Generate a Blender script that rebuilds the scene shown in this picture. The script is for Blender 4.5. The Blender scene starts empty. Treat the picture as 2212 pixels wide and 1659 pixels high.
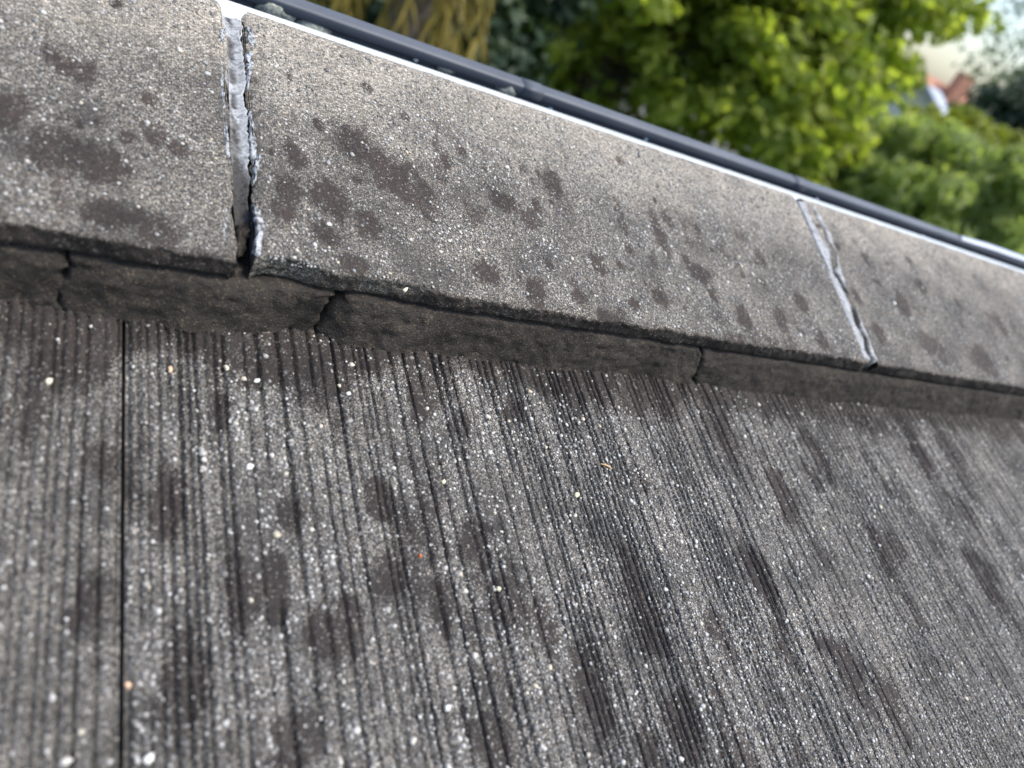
import bpy, math, random
import numpy as np
from mathutils import Matrix, Vector, Euler

# ---------------------------------------------------------------- frame, camera, light
# Roof frame: u along the ridge, v up the slope (along the ribs), n out of the tiles.
H = 0.26                      # camera height above the tile plane (tiles 0.30 m wide, ridge tiles 0.42 m long)
PITCH = math.radians(16.0)    # roof pitch
ZR = 4.0                      # height of the roof origin above the garden
F = 1650.0; CX, CY = 1106.0, 829.5          # focal length and centre in 2212 x 1659 photo pixels
V1 = np.array([0.83408393, 0.07778164, 0.54612638])     # u, v, n directions in camera axes (x right, y down, z forward)
V2 = np.array([-0.24617003, -0.83348361, 0.49467705])
V3 = np.array([0.49366418, -0.54704213, -0.67604777])
RX = Matrix.Rotation(PITCH, 4, 'X')
ROOF = Matrix.Translation((0, 0, ZR)) @ RX

scene = bpy.context.scene
col = scene.collection
cam_d = bpy.data.cameras.new('camera'); cam = bpy.data.objects.new('camera', cam_d); col.objects.link(cam)
scene.camera = cam
M = Matrix(((V1[0], -V1[1], -V1[2], 0), (V2[0], -V2[1], -V2[2], 0), (V3[0], -V3[1], -V3[2], H), (0, 0, 0, 1)))
cam.matrix_world = ROOF @ M
cam_d.sensor_width = 36; cam_d.lens = 36 * F / 2212
cam_d.clip_start = 0.01; cam_d.clip_end = 3000
cam_d.dof.use_dof = True; cam_d.dof.focus_distance = 0.375; cam_d.dof.aperture_fstop = 6.4

SUN_EL, SUN_AZ = math.radians(60), math.radians(130)      # azimuth: from +Y towards +X
w = bpy.data.worlds.new('World'); scene.world = w; w.use_nodes = True
nt = w.node_tree; nt.nodes.clear()
sky = nt.nodes.new('ShaderNodeTexSky'); sky.sky_type = 'NISHITA'; sky.sun_disc = False
sky.sun_elevation = SUN_EL; sky.sun_rotation = SUN_AZ; sky.dust_density = 1.9; sky.air_density = 1.0
bg = nt.nodes.new('ShaderNodeBackground'); bg.inputs[1].default_value = 0.15
out = nt.nodes.new('ShaderNodeOutputWorld'); nt.links.new(sky.outputs[0], bg.inputs[0]); nt.links.new(bg.outputs[0], out.inputs[0])
sl = bpy.data.lights.new('sun', 'SUN'); sl.energy = 2.3; sl.angle = math.radians(20); sl.color = (1.0, 0.93, 0.82)
so = bpy.data.objects.new('sun', sl); col.objects.link(so)
sd = Vector((math.sin(SUN_AZ) * math.cos(SUN_EL), math.cos(SUN_AZ) * math.cos(SUN_EL), math.sin(SUN_EL)))
so.rotation_euler = sd.to_track_quat('Z', 'Y').to_euler()
vs = scene.view_settings; vs.view_transform = 'Standard'; vs.look = 'None'; vs.gamma = 1; vs.use_curve_mapping = False; vs.exposure = 0.97

# ---------------------------------------------------------------- helpers
rng = np.random.default_rng(7)
random.seed(7)

def ray_uvn(x, y):
    d = np.array([x - CX, y - CY, F])
    return np.array([d @ V1, d @ V2, d @ V3])
def on_tile(x, y, n=0.0):                      # photo pixel -> u, v on the tile plane raised by n
    d = ray_uvn(x, y); s = (n - H) / d[2]; return d[0] * s, d[1] * s
def world_at(x, y, dist):                      # photo pixel -> world point at a distance
    d = ray_uvn(x, y); d = d / np.linalg.norm(d)
    return ROOF @ Vector((d[0] * dist, d[1] * dist, H + d[2] * dist))

def hash2(i, j, s):
    n = (i.astype(np.int64) * 374761393 + j.astype(np.int64) * 668265263 + int(s) * 1442695041) & 0x7fffffff
    n = ((n ^ (n >> 13)) * 1274126177) & 0x7fffffff
    n = (n ^ (n >> 16)) & 0xffff
    return n / 65535.0
def vnoise(x, y, s=0):
    x, y = np.broadcast_arrays(np.asarray(x, float), np.asarray(y, float))
    i = np.floor(x); j = np.floor(y); a = x - i; b = y - j
    a = a * a * (3 - 2 * a); b = b * b * (3 - 2 * b)
    i = i.astype(np.int64); j = j.astype(np.int64)
    return (hash2(i, j, s) * (1 - a) + hash2(i + 1, j, s) * a) * (1 - b) + (hash2(i, j + 1, s) * (1 - a) + hash2(i + 1, j + 1, s) * a) * b
def fbm(x, y, s=0, o=3):
    r = 0; a = 0.5; t = 0
    for k in range(o):
        r = r + a * vnoise(x * 2 ** k, y * 2 ** k, s + k * 17); t += a; a *= 0.5
    return r / t
def sstep(a, b, x):
    t = np.clip((x - a) / (b - a), 0, 1); return t * t * (3 - 2 * t)

def mesh_np(name, verts, faces, attrs=None, smooth=True):
    """faces: (n,3) or (n,4) int array"""
    me = bpy.data.meshes.new(name)
    verts = np.asarray(verts, np.float32); faces = np.asarray(faces, np.int32)
    me.vertices.add(len(verts)); me.vertices.foreach_set('co', verts.ravel())
    k = faces.shape[1]
    me.loops.add(faces.size); me.loops.foreach_set('vertex_index', faces.ravel())
    me.polygons.add(len(faces)); me.polygons.foreach_set('loop_start', np.arange(0, faces.size, k, dtype=np.int32))
    me.polygons.foreach_set('use_smooth', np.full(len(faces), smooth, dtype=bool))
    for nm, a in (attrs or {}).items():
        at = me.attributes.new(nm, 'FLOAT', 'POINT'); at.data.foreach_set('value', np.asarray(a, np.float32).ravel())
    me.update(calc_edges=True); me.validate()
    return me
def obj(name, me, m, parent=None, **tags):
    o = bpy.data.objects.new(name, me); col.objects.link(o)
    if me is not None and m is not None and len(me.materials) == 0: me.materials.append(m)
    if parent is not None: o.parent = parent
    for k, v in tags.items(): o[k] = v
    return o
def grid_faces(nu, nv, closed_v=False, off=0):
    i = np.arange(nu - 1); j = np.arange(nv if closed_v else nv - 1)
    I, J = np.meshgrid(i, j, indexing='ij'); J2 = (J + 1) % nv
    return np.stack([I * nv + J, (I + 1) * nv + J, (I + 1) * nv + J2, I * nv + J2], -1).reshape(-1, 4) + off

class MB:
    """collects boxes / tubes / polygons of one part"""
    def __init__(s): s.v = []; s.f = []
    def box(s, a, b):
        o = len(s.v); x0, y0, z0 = a; x1, y1, z1 = b
        s.v += [(x0, y0, z0), (x1, y0, z0), (x1, y1, z0), (x0, y1, z0), (x0, y0, z1), (x1, y0, z1), (x1, y1, z1), (x0, y1, z1)]
        s.f += [tuple(o + i for i in q) for q in ((0, 3, 2, 1), (4, 5, 6, 7), (0, 1, 5, 4), (1, 2, 6, 5), (2, 3, 7, 6), (3, 0, 4, 7))]
    def prism(s, poly, x0, x1):                 # polygon in y,z swept along x
        o = len(s.v); n = len(poly)
        s.v += [(x0, p[0], p[1]) for p in poly] + [(x1, p[0], p[1]) for p in poly]
        s.f += [tuple(o + i for i in range(n))[::-1], tuple(o + n + i for i in range(n))]
        s.f += [(o + i, o + (i + 1) % n, o + n + (i + 1) % n, o + n + i) for i in range(n)]
    def tube(s, pts, rads, seg=8):
        o = len(s.v); pts = [Vector(p) for p in pts]
        for i, p in enumerate(pts):
            t = (pts[min(i + 1, len(pts) - 1)] - pts[max(i - 1, 0)]).normalized()
            a = t.orthogonal().normalized(); b = t.cross(a)
            for k in range(seg):
                c = 2 * math.pi * k / seg
                s.v.append(tuple(p + (a * math.cos(c) + b * math.sin(c)) * rads[i]))
        for i in range(len(pts) - 1):
            for k in range(seg):
                k2 = (k + 1) % seg
                s.f.append((o + i * seg + k, o + i * seg + k2, o + (i + 1) * seg + k2, o + (i + 1) * seg + k))
        s.f.append(tuple(o + k for k in range(seg))[::-1]); e = o + (len(pts) - 1) * seg
        s.f.append(tuple(e + k for k in range(seg)))
    def mesh(s, name, smooth=False):
        me = bpy.data.meshes.new(name); me.from_pydata(s.v, [], s.f); me.update()
        me.polygons.foreach_set('use_smooth', [smooth] * len(me.polygons)); return me

# ---------------------------------------------------------------- materials
def new_mat(name):
    m = bpy.data.materials.new(name); m.use_nodes = True; t = m.node_tree
    return m, t, t.nodes, t.links, t.nodes['Principled BSDF']
def N(nodes, typ, **kw):
    n = nodes.new(typ)
    for k, v in kw.items(): setattr(n, k, v)
    return n
def ramp(nodes, pts, interp='LINEAR'):
    r = nodes.new('ShaderNodeValToRGB'); r.color_ramp.interpolation = interp
    e = r.color_ramp.elements
    while len(e) < len(pts): e.new(0.5)
    for q, (p, c) in zip(e, pts): q.position = p; q.color = (c[0], c[1], c[2], 1)
    return r
def mixc(nodes, links, fac, a, b, mode='MIX'):
    m = nodes.new('ShaderNodeMix'); m.data_type = 'RGBA'; m.blend_type = mode
    for sock, v in ((m.inputs[0], fac), (m.inputs[6], a), (m.inputs[7], b)):
        if isinstance(v, (int, float)): sock.default_value = v
        elif isinstance(v, tuple): sock.default_value = (*v, 1)
        else: links.new(v, sock)
    return m.outputs[2]
def math_(nodes, links, op, a, b=None, clamp=False):
    m = nodes.new('ShaderNodeMath'); m.operation = op; m.use_clamp = clamp
    for s, v in zip(m.inputs, (a, b)):
        if v is None: continue
        if isinstance(v, (int, float)): s.default_value = v
        else: links.new(v, s)
    return m.outputs[0]

def concrete(name, grain, light, dark, patchc, lum, bump):
    """weathered sanded concrete: dark skin with exposed pale grains, smooth brown patches where the skin survives"""
    m, t, nd, lk, p = new_mat(name)
    tc = N(nd, 'ShaderNodeTexCoord'); co = tc.outputs['Object']
    v1 = N(nd, 'ShaderNodeTexVoronoi'); v1.inputs['Scale'].default_value = grain; lk.new(co, v1.inputs['Vector'])
    v2 = N(nd, 'ShaderNodeTexVoronoi'); v2.inputs['Scale'].default_value = grain * 2.3; lk.new(co, v2.inputs['Vector'])
    at = N(nd, 'ShaderNodeAttribute', attribute_name='patch')
    wn = N(nd, 'ShaderNodeTexNoise'); wn.inputs['Scale'].default_value = 30; wn.inputs['Detail'].default_value = 6; wn.inputs['Roughness'].default_value = 0.65; lk.new(co, wn.inputs['Vector'])
    s1 = N(nd, 'ShaderNodeSeparateColor'); lk.new(v1.outputs['Color'], s1.inputs[0])
    s2 = N(nd, 'ShaderNodeSeparateColor'); lk.new(v2.outputs['Color'], s2.inputs[0])
    # grain tone by cell, cut by distance so that dark skin shows between the grains
    g1 = ramp(nd, [(0.0, dark), (0.35, tuple(c * 2.0 for c in dark)), (0.62, tuple(c * 0.55 for c in light)), (0.93, light), (1.0, tuple(min(1, c * lum) for c in light))]); lk.new(s1.outputs[0], g1.inputs[0])
    g2 = ramp(nd, [(0.0, dark), (0.5, tuple(c * 1.8 for c in dark)), (0.85, tuple(c * 0.7 for c in light)), (1.0, light)]); lk.new(s2.outputs[1], g2.inputs[0])
    edge = ramp(nd, [(0.25, (1, 1, 1)), (0.62, (0, 0, 0))]); lk.new(v1.outputs['Distance'], edge.inputs[0])
    c = mixc(nd, lk, edge.outputs[0], g2.outputs[0], g1.outputs[0])
    tint = mixc(nd, lk, s1.outputs[2], (0.97, 0.99, 1.02), (1.08, 1.0, 0.90))
    c = mixc(nd, lk, 0.8, c, tint, 'MULTIPLY')
    # wear: where the noise is low the dark skin still covers most grains
    wr = ramp(nd, [(0.34, (0, 0, 0)), (0.62, (1, 1, 1))]); lk.new(wn.outputs[0], wr.inputs[0])
    skin = mixc(nd, lk, wn.outputs[0], tuple(q * 0.9 for q in dark), tuple(q * 1.5 for q in dark))
    wf = math_(nd, lk, 'MULTIPLY_ADD', wr.outputs[0], 0.72); nd[-1].inputs[2].default_value = 0.25
    wa_ = N(nd, 'ShaderNodeAttribute', attribute_name='wear_sheen')
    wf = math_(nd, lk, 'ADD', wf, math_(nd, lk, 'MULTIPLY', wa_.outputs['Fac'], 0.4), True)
    c = mixc(nd, lk, math_(nd, lk, 'MULTIPLY', wa_.outputs['Fac'], 0.45), c, mixc(nd, lk, s1.outputs[0], (0.20, 0.180, 0.15), (0.62, 0.565, 0.48)))  # pale warm crest: abrasion, with the grazing sheen painted into the colour too
    c = mixc(nd, lk, wf, skin, c)
    pn = ramp(nd, [(0.3, (0.7, 0.72, 0.75)), (0.7, (1.5, 1.42, 1.38))]); lk.new(wn.outputs[0], pn.inputs[0])
    pk = mixc(nd, lk, s2.outputs[2], tuple(q * 0.5 for q in patchc), tuple(q * 1.35 for q in patchc))
    pk = mixc(nd, lk, 1.0, pk, pn.outputs[0], 'MULTIPLY')
    keep = math_(nd, lk, 'GREATER_THAN', s1.outputs[1], 0.86)           # a few grains show through the patches too
    th = math_(nd, lk, 'SUBTRACT', at.outputs['Fac'], math_(nd, lk, 'MULTIPLY', s2.outputs[0], 0.8))
    pf = math_(nd, lk, 'MULTIPLY_ADD', th, 3.0, True); nd[-1].inputs[2].default_value = 0.25
    pf = math_(nd, lk, 'SUBTRACT', pf, math_(nd, lk, 'MULTIPLY', keep, 0.6), True)
    pf = math_(nd, lk, 'MULTIPLY', pf, math_(nd, lk, 'GREATER_THAN', at.outputs['Fac'], 0.02))
    c = mixc(nd, lk, pf, c, pk)
    lk.new(c, p.inputs['Base Color'])
    p.inputs['Roughness'].default_value = 0.78
    p.inputs['Specular IOR Level'].default_value = 0.2
    hgt = math_(nd, lk, 'SUBTRACT', 1.0, v1.outputs['Distance'])
    hgt = math_(nd, lk, 'MULTIPLY', hgt, math_(nd, lk, 'SUBTRACT', 1.0, math_(nd, lk, 'MULTIPLY', pf, 0.45)))
    bn = N(nd, 'ShaderNodeBump'); bn.inputs['Strength'].default_value = bump; bn.inputs['Distance'].default_value = 0.0005
    lk.new(hgt, bn.inputs['Height']); lk.new(bn.outputs[0], p.inputs['Normal'])
    return m

DARK = (0.031, 0.030, 0.0285); LIGHT = (0.345, 0.335, 0.312)
M_TILE = concrete('ribbed_concrete', 900, LIGHT, DARK, (0.029, 0.0255, 0.0240), 2.0, 0.8)
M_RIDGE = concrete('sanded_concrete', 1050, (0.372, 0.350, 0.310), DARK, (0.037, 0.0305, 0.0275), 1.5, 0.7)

def grain_mat():
    m, t, nd, lk, p = new_mat('aggregate_grains')
    at = N(nd, 'ShaderNodeAttribute', attribute_name='tone')
    r = ramp(nd, [(0.0, (0.11, 0.108, 0.105)), (0.4, (0.24, 0.235, 0.225)), (0.72, (0.42, 0.41, 0.385)), (0.86, (0.62, 0.61, 0.58)), (0.94, (0.56, 0.50, 0.38)), (0.97, (0.66, 0.64, 0.60)), (1.0, (0.60, 0.47, 0.33))])
    lk.new(at.outputs['Fac'], r.inputs[0])
    ns = N(nd, 'ShaderNodeTexNoise'); ns.inputs['Scale'].default_value = 900
    tc = N(nd, 'ShaderNodeTexCoord'); lk.new(tc.outputs['Object'], ns.inputs['Vector'])
    k = ramp(nd, [(0.3, (0.62, 0.62, 0.62)), (0.7, (1, 1, 1))]); lk.new(ns.outputs[0], k.inputs[0])
    lk.new(mixc(nd, lk, 1.0, r.outputs[0], k.outputs[0], 'MULTIPLY'), p.inputs['Base Color'])
    p.inputs['Roughness'].default_value = 0.55
    return m
M_GRAIN = grain_mat()

def noise_mat(name, c0, c1, scale, rough=0.8, bump=0.3, dist=0.001, detail=6, spec=0.4, metal=0.0, lo=0.35, hi=0.65):
    m, t, nd, lk, p = new_mat(name)
    tc = N(nd, 'ShaderNodeTexCoord')
    n = N(nd, 'ShaderNodeTexNoise'); n.inputs['Scale'].default_value = scale; n.inputs['Detail'].default_value = detail; n.inputs['Roughness'].default_value = 0.65
    lk.new(tc.outputs['Object'], n.inputs['Vector'])
    r = ramp(nd, [(lo, c0), (hi, c1)]); lk.new(n.outputs[0], r.inputs[0]); lk.new(r.outputs[0], p.inputs['Base Color'])
    p.inputs['Roughness'].default_value = rough; p.inputs['Specular IOR Level'].default_value = spec; p.inputs['Metallic'].default_value = metal
    if bump:
        b = N(nd, 'ShaderNodeBump'); b.inputs['Strength'].default_value = bump; b.inputs['Distance'].default_value = dist
        lk.new(n.outputs[0], b.inputs['Height']); lk.new(b.outputs[0], p.inputs['Normal'])
    return m
def mortar_mat():
    m, t, nd, lk, p = new_mat('bedding_mortar')
    tc = N(nd, 'ShaderNodeTexCoord'); co = tc.outputs['Object']
    a = N(nd, 'ShaderNodeTexNoise'); a.inputs['Scale'].default_value = 45; a.inputs['Detail'].default_value = 8; a.inputs['Roughness'].default_value = 0.7; lk.new(co, a.inputs['Vector'])
    v = N(nd, 'ShaderNodeTexVoronoi'); v.inputs['Scale'].default_value = 1300; lk.new(co, v.inputs['Vector'])
    r = ramp(nd, [(0.32, (0.016, 0.0140, 0.0125)), (0.52, (0.031, 0.027, 0.0235)), (0.74, (0.064, 0.055, 0.046))]); lk.new(a.outputs[0], r.inputs[0])
    s = N(nd, 'ShaderNodeSeparateColor'); lk.new(v.outputs['Color'], s.inputs[0])
    k = ramp(nd, [(0.0, (0.72, 0.72, 0.72)), (0.86, (1.15, 1.13, 1.1)), (0.97, (2.6, 2.3, 1.9))]); lk.new(s.outputs[0], k.inputs[0])
    lk.new(mixc(nd, lk, 1.0, r.outputs[0], k.outputs[0], 'MULTIPLY'), p.inputs['Base Color'])
    p.inputs['Roughness'].default_value = 0.85; p.inputs['Specular IOR Level'].default_value = 0.3
    hsum = math_(nd, lk, 'ADD', math_(nd, lk, 'MULTIPLY', a.outputs[0], 2.0), math_(nd, lk, 'MULTIPLY', v.outputs['Distance'], -0.6))
    b = N(nd, 'ShaderNodeBump'); b.inputs['Strength'].default_value = 0.8; b.inputs['Distance'].default_value = 0.0008
    lk.new(hsum, b.inputs['Height']); lk.new(b.outputs[0], p.inputs['Normal'])
    return m
M_MORTAR = mortar_mat()
def sealant_mat():
    m, t, nd, lk, p = new_mat('grey_sealant')
    tc = N(nd, 'ShaderNodeTexCoord'); co = tc.outputs['Object']
    a = N(nd, 'ShaderNodeTexNoise'); a.inputs['Scale'].default_value = 230; a.inputs['Detail'].default_value = 7; a.inputs['Roughness'].default_value = 0.7; lk.new(co, a.inputs['Vector'])
    at = N(nd, 'ShaderNodeAttribute', attribute_name='grime')
    g = math_(nd, lk, 'ADD', math_(nd, lk, 'MULTIPLY', at.outputs['Fac'], 0.55), math_(nd, lk, 'MULTIPLY', a.outputs[0], 0.9))
    r = ramp(nd, [(0.42, (0.36, 0.375, 0.39)), (0.55, (0.24, 0.25, 0.26)), (0.68, (0.13, 0.13, 0.13)), (0.85, (0.055, 0.053, 0.052))]); lk.new(g, r.inputs[0])
    v = N(nd, 'ShaderNodeTexVoronoi'); v.inputs['Scale'].default_value = 900; lk.new(co, v.inputs['Vector'])
    s_ = N(nd, 'ShaderNodeSeparateColor'); lk.new(v.outputs['Color'], s_.inputs[0])
    k = ramp(nd, [(0.0, (0.35, 0.35, 0.35)), (0.25, (0.82, 0.82, 0.82)), (1.0, (1.12, 1.12, 1.12))]); lk.new(s_.outputs[0], k.inputs[0])
    lk.new(mixc(nd, lk, 0.75, r.outputs[0], k.outputs[0], 'MULTIPLY'), p.inputs['Base Color']); p.inputs['Roughness'].default_value = 0.85; p.inputs['Specular IOR Level'].default_value = 0.15
    b = N(nd, 'ShaderNodeBump'); b.inputs['Strength'].default_value = 0.5; b.inputs['Distance'].default_value = 0.0008
    lk.new(a.outputs[0], b.inputs['Height']); lk.new(b.outputs[0], p.inputs['Normal'])
    return m
M_SEAL = sealant_mat()
M_SMEAR = noise_mat('dried_sealant_smear', (0.07, 0.07, 0.07), (0.38, 0.40, 0.42), 520, 0.55, 0.6, 0.0006, lo=0.42, hi=0.54)
M_WHITE = noise_mat('white_flashing', (0.46, 0.50, 0.51), (0.54, 0.57, 0.57), 20, 0.3, 0.0, spec=0.5)
M_GUTTER = noise_mat('slate_grey_gutter', (0.070, 0.080, 0.097), (0.098, 0.109, 0.128), 14, 0.55, 0.1, spec=0.5)
M_ALU = noise_mat('bare_aluminium', (0.62, 0.64, 0.68), (0.72, 0.74, 0.78), 30, 0.32, 0.05, metal=0.7)
M_UNDER = noise_mat('roof_underlay', (0.015, 0.015, 0.015), (0.025, 0.024, 0.022), 30, 0.9)
M_WALL = noise_mat('painted_render', (0.50, 0.48, 0.44), (0.60, 0.58, 0.54), 9, 0.85, 0.4, 0.003)
M_LICHEN = noise_mat('grey_lichen', (0.16, 0.17, 0.14), (0.44, 0.46, 0.40), 400, 0.9, 0.8, 0.001)
def flat(name, c, rough=0.6, var=0.2, scale=300):
    return noise_mat(name, tuple(q * (1 - var) for q in c), tuple(min(1, q * (1 + var)) for q in c), scale, rough, 0.3, 0.0004)

# ---------------------------------------------------------------- the ribbed tiles
U_T0 = 0.132 * H                       # joint between the first and second tile
TW = 1.157 * H                         # tile width (0.30 m)
V_TOP = 0.226; TL = 0.42               # tiles run under the ridge tiles

grooves = []
u = -0.34
while u < 1.55:
    if random.random() < 0.42:
        for _ in range(random.randint(3, 8)):
            u += random.uniform(0.0026, 0.0044); grooves.append((u, random.uniform(0.0011, 0.0019), random.uniform(0.0008, 0.0017), random.uniform(-0.0002, 0.0002)))
    else:
        for _ in range(random.randint(2, 5)):
            u += random.uniform(0.0042, 0.0088); grooves.append((u, random.uniform(0.0010, 0.0021), random.uniform(0.0006, 0.0018), random.uniform(-0.0004, 0.0004)))
G = np.array(grooves)
LAND = np.cumsum(G[:, 3]) * 0.55
LAND = np.concatenate([[0], LAND]) - np.mean(LAND)
LAND = np.clip(LAND - np.convolve(LAND, np.ones(25) / 25, 'same'), -0.0006, 0.0006)

def rib_height(u, v):
    uw = u + (vnoise(u * 140, v * 16, 3) - 0.5) * 0.0006 + (vnoise(u * 500, v * 520, 5) - 0.5) * 0.0004
    i = np.clip(np.searchsorted(G[:, 0], uw), 1, len(G) - 1)
    h = LAND[i] + 0.0
    for k in (i - 1, i):
        g, w_, d_ = G[k, 0], G[k, 1], G[k, 2]
        x = (uw - g) / w_                                   # steep on one side, a ramp on the other
        s = np.where(x < 0, np.clip(1 + x * 2.6, 0, 1), np.clip(1 - x * 0.85, 0, 1))
        amp = 1.6 * sstep(0.16, 0.44, fbm(v * 20 + g * 900, g * 3000, 11, 2))
        h = h - d_ * s * s * (3 - 2 * s) * amp
    h = h + (fbm(u * 60, v * 60, 21) - 0.5) * 0.0012 + (vnoise(u * 700, v * 700, 23) - 0.5) * 0.00035
    return h

TPATCH = [(395, 1440, 55, 95), (365, 1085, 38, 70), (515, 1265, 42, 75), (600, 1250, 26, 60), (195, 1310, 35, 55), (640, 1600, 55, 55), (700, 1370, 50, 50),
          (755, 1350, 40, 60), (850, 1250, 40, 60), (1030, 1195, 48, 50), (1095, 1300, 62, 65), (1170, 1340, 30, 60), (950, 1300, 35, 50), (1060, 1595, 75, 70),
          (1280, 1500, 36, 75), (1395, 1320, 45, 95), (1640, 1230, 38, 65), (1560, 930, 40, 70), (1470, 1570, 55, 50), (1830, 1450, 50, 60), (1920, 1530, 45, 50),
          (1990, 980, 40, 60), (1000, 920, 32, 50), (1110, 885, 36, 36), (900, 860, 30, 60), (1390, 1610, 50, 50), (225, 990, 40, 40), (2130, 1250, 50, 50),
          (730, 820, 50, 50), (1690, 1060, 36, 60), (470, 880, 30, 60), (620, 1100, 36, 40), (560, 790, 70, 50), (1700, 1400, 30, 50), (1550, 1350, 30, 60),
          (150, 760, 90, 60), (60, 900, 30, 60), (820, 1080, 30, 45), (1760, 980, 30, 50), (1900, 1180, 30, 40), (2080, 1100, 36, 40), (1240, 850, 25, 60)]
TPUV = []
for x, y, rx, ry in TPATCH:
    a = on_tile(x, y); d = math.sqrt(a[0] ** 2 + a[1] ** 2 + H * H); px = 1650 / (d * 1000) * 1000
    TPUV.append((a[0], a[1], rx / px * 0.85, ry / px * 1.15))
def ell_mask(u, v, lst, seed, amt=0.85, sharp=0.38):
    wob = (fbm(u * 110, v * 70, seed) - 0.5) * 2 * amt + (vnoise(u * 520, v * 420, seed + 5) - 0.5) * 0.55
    m = np.zeros(np.broadcast(u, v).shape)
    for q_, (a, b, r, s) in enumerate(lst):
        st = 0.78 + 0.22 * ((q_ * 0.618) % 1)
        d = ((u - a) / r) ** 2 + ((v - b) / s) ** 2
        near = d < 6
        if near.any(): m = np.maximum(m, np.where(near, st * (1 - sstep(1 - sharp, 1 + sharp, np.sqrt(d) + wob)), 0))
    return m
def tile_patch(u, v):
    m = ell_mask(u, v, TPUV, 31)
    m = np.maximum(m, 0.92 * sstep(0.176, 0.196, v + (fbm(u * 60, v * 30, 41) - 0.5) * 0.05))     # mortar slurry film near the bedding
    m = np.maximum(m, 0.7 * sstep(0.62, 0.74, fbm(u * 55, v * 22, 51, 3)))
    return m

tiled_roof = obj('tiled_roof', None, None, label='weathered grey ribbed concrete tile roof with mortared ridge tiles along its top', category='roof')
tiled_roof.matrix_world = ROOF

def tile_mesh(u0, u1, v0, v1, du, dv, ribs=True):
    us = np.linspace(u0, u1, max(3, int((u1 - u0) / du))); vsx = np.linspace(v0, v1, max(3, int((v1 - v0) / dv)))
    U, V = np.meshgrid(us, vsx, indexing='ij')
    Z = rib_height(U, V) if ribs else (vnoise(U * 120, V * 3, 4) - 0.5) * 0.002
    e = np.minimum(U - u0, u1 - U)
    Z = Z - 0.0012 * np.clip(1 - e / 0.0014, 0, 1) ** 2      # arris of the tile edge
    P = tile_patch(U, V) if ribs else sstep(0.45, 0.65, fbm(U * 40, V * 20, 9))
    verts = np.stack([U, V, Z], -1).reshape(-1, 3); patch = P.ravel()
    nu, nv = U.shape
    faces = grid_faces(nu, nv)
    # skirt: the sides of the tile, 14 mm thick
    ring = np.concatenate([np.arange(nv)[::-1], (np.arange(1, nu)) * nv, (nu - 1) * nv + np.arange(1, nv), (np.arange(1, nu - 1)[::-1]) * nv + nv - 1])
    low = verts[ring].copy(); low[:, 2] = -0.014
    o = len(verts); k = len(ring); a = np.arange(k); b = (a + 1) % k
    sk = np.stack([ring[a], o + a, o + b, ring[b]], -1)
    verts = np.concatenate([verts, low]); patch = np.concatenate([patch, np.ones(k)])
    return verts, np.concatenate([faces, sk]), patch

# unit grain: jittered icosahedron
ph = (1 + 5 ** 0.5) / 2
ICO = np.array([(-1, ph, 0), (1, ph, 0), (-1, -ph, 0), (1, -ph, 0), (0, -1, ph), (0, 1, ph), (0, -1, -ph), (0, 1, -ph), (ph, 0, -1), (ph, 0, 1), (-ph, 0, -1), (-ph, 0, 1)]) / math.sqrt(1 + ph * ph)
ICF = np.array([(0, 11, 5), (0, 5, 1), (0, 1, 7), (0, 7, 10), (0, 10, 11), (1, 5, 9), (5, 11, 4), (11, 10, 2), (10, 7, 6), (7, 1, 8), (3, 9, 4), (3, 4, 2), (3, 2, 6), (3, 6, 8), (3, 8, 9), (4, 9, 5), (2, 4, 11), (6, 2, 10), (8, 6, 7), (9, 8, 1)])
def grains(name, U, V, Z, R, tone, parent, nrm=None):
    n = len(U)
    if n == 0: return
    jit = 1 + (rng.random((n, 12, 1)) - 0.5) * 0.55
    v = ICO[None] * jit * R[:, None, None]
    v = v * np.stack([rng.uniform(0.75, 1.3, n), rng.uniform(0.75, 1.3, n), rng.uniform(0.55, 0.8, n)], -1)[:, None, :]
    a = rng.random(n) * 6.283; c, s = np.cos(a)[:, None], np.sin(a)[:, None]
    v = np.stack([v[..., 0] * c - v[..., 1] * s, v[..., 0] * s + v[..., 1] * c, v[..., 2]], -1)
    v = v + np.stack([U, V, Z], -1)[:, None, :]
    f = (ICF[None] + (np.arange(n) * 12)[:, None, None]).reshape(-1, 3)
    me = mesh_np(name, v.reshape(-1, 3), f, {'tone': np.repeat(tone, 12)}, smooth=True)
    return obj(name, me, M_GRAIN, parent, kind='stuff')
def grain_sizes(n, lo, hi):
    return np.clip(lo * np.exp(rng.normal(0, 0.38, n)), lo * 0.5, hi)

lowtile = None
def add_tile(k, u0, u1, v0, v1, du, dv, ngrain):
    va, fa, pa = tile_mesh(u0, u1, v0, v1, du, dv)
    o = obj('roof_tile', mesh_np('roof_tile', va, fa, {'patch': pa}), M_TILE, tiled_roof)
    if ngrain:
        U = rng.uniform(u0 + 0.001, u1 - 0.001, ngrain); V = rng.uniform(-0.09, v1, ngrain)
        keep = rng.random(ngrain) > tile_patch(U, V) * 0.93
        keep &= rng.random(ngrain) < 0.35 + 0.65 * sstep(0.35, 0.6, fbm(U * 45, V * 30, 61))
        keep &= (rib_height(U, V) > -0.0006) | (rng.random(ngrain) < 0.06)
        U, V = U[keep], V[keep]; R = grain_sizes(len(U), 0.00050, 0.0015)
        t = rng.random(len(U)) ** 1.15; t = np.where(R < 0.0009, np.minimum(t, 0.84), t)
        grains('exposed_grains', U, V, rib_height(U, V) + R * 0.12, R, t, o)
    return o
edges = [U_T0 + TW * i for i in range(-5, 8)]
GAPS = {5: 0.0013, 6: 0.0005}
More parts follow.
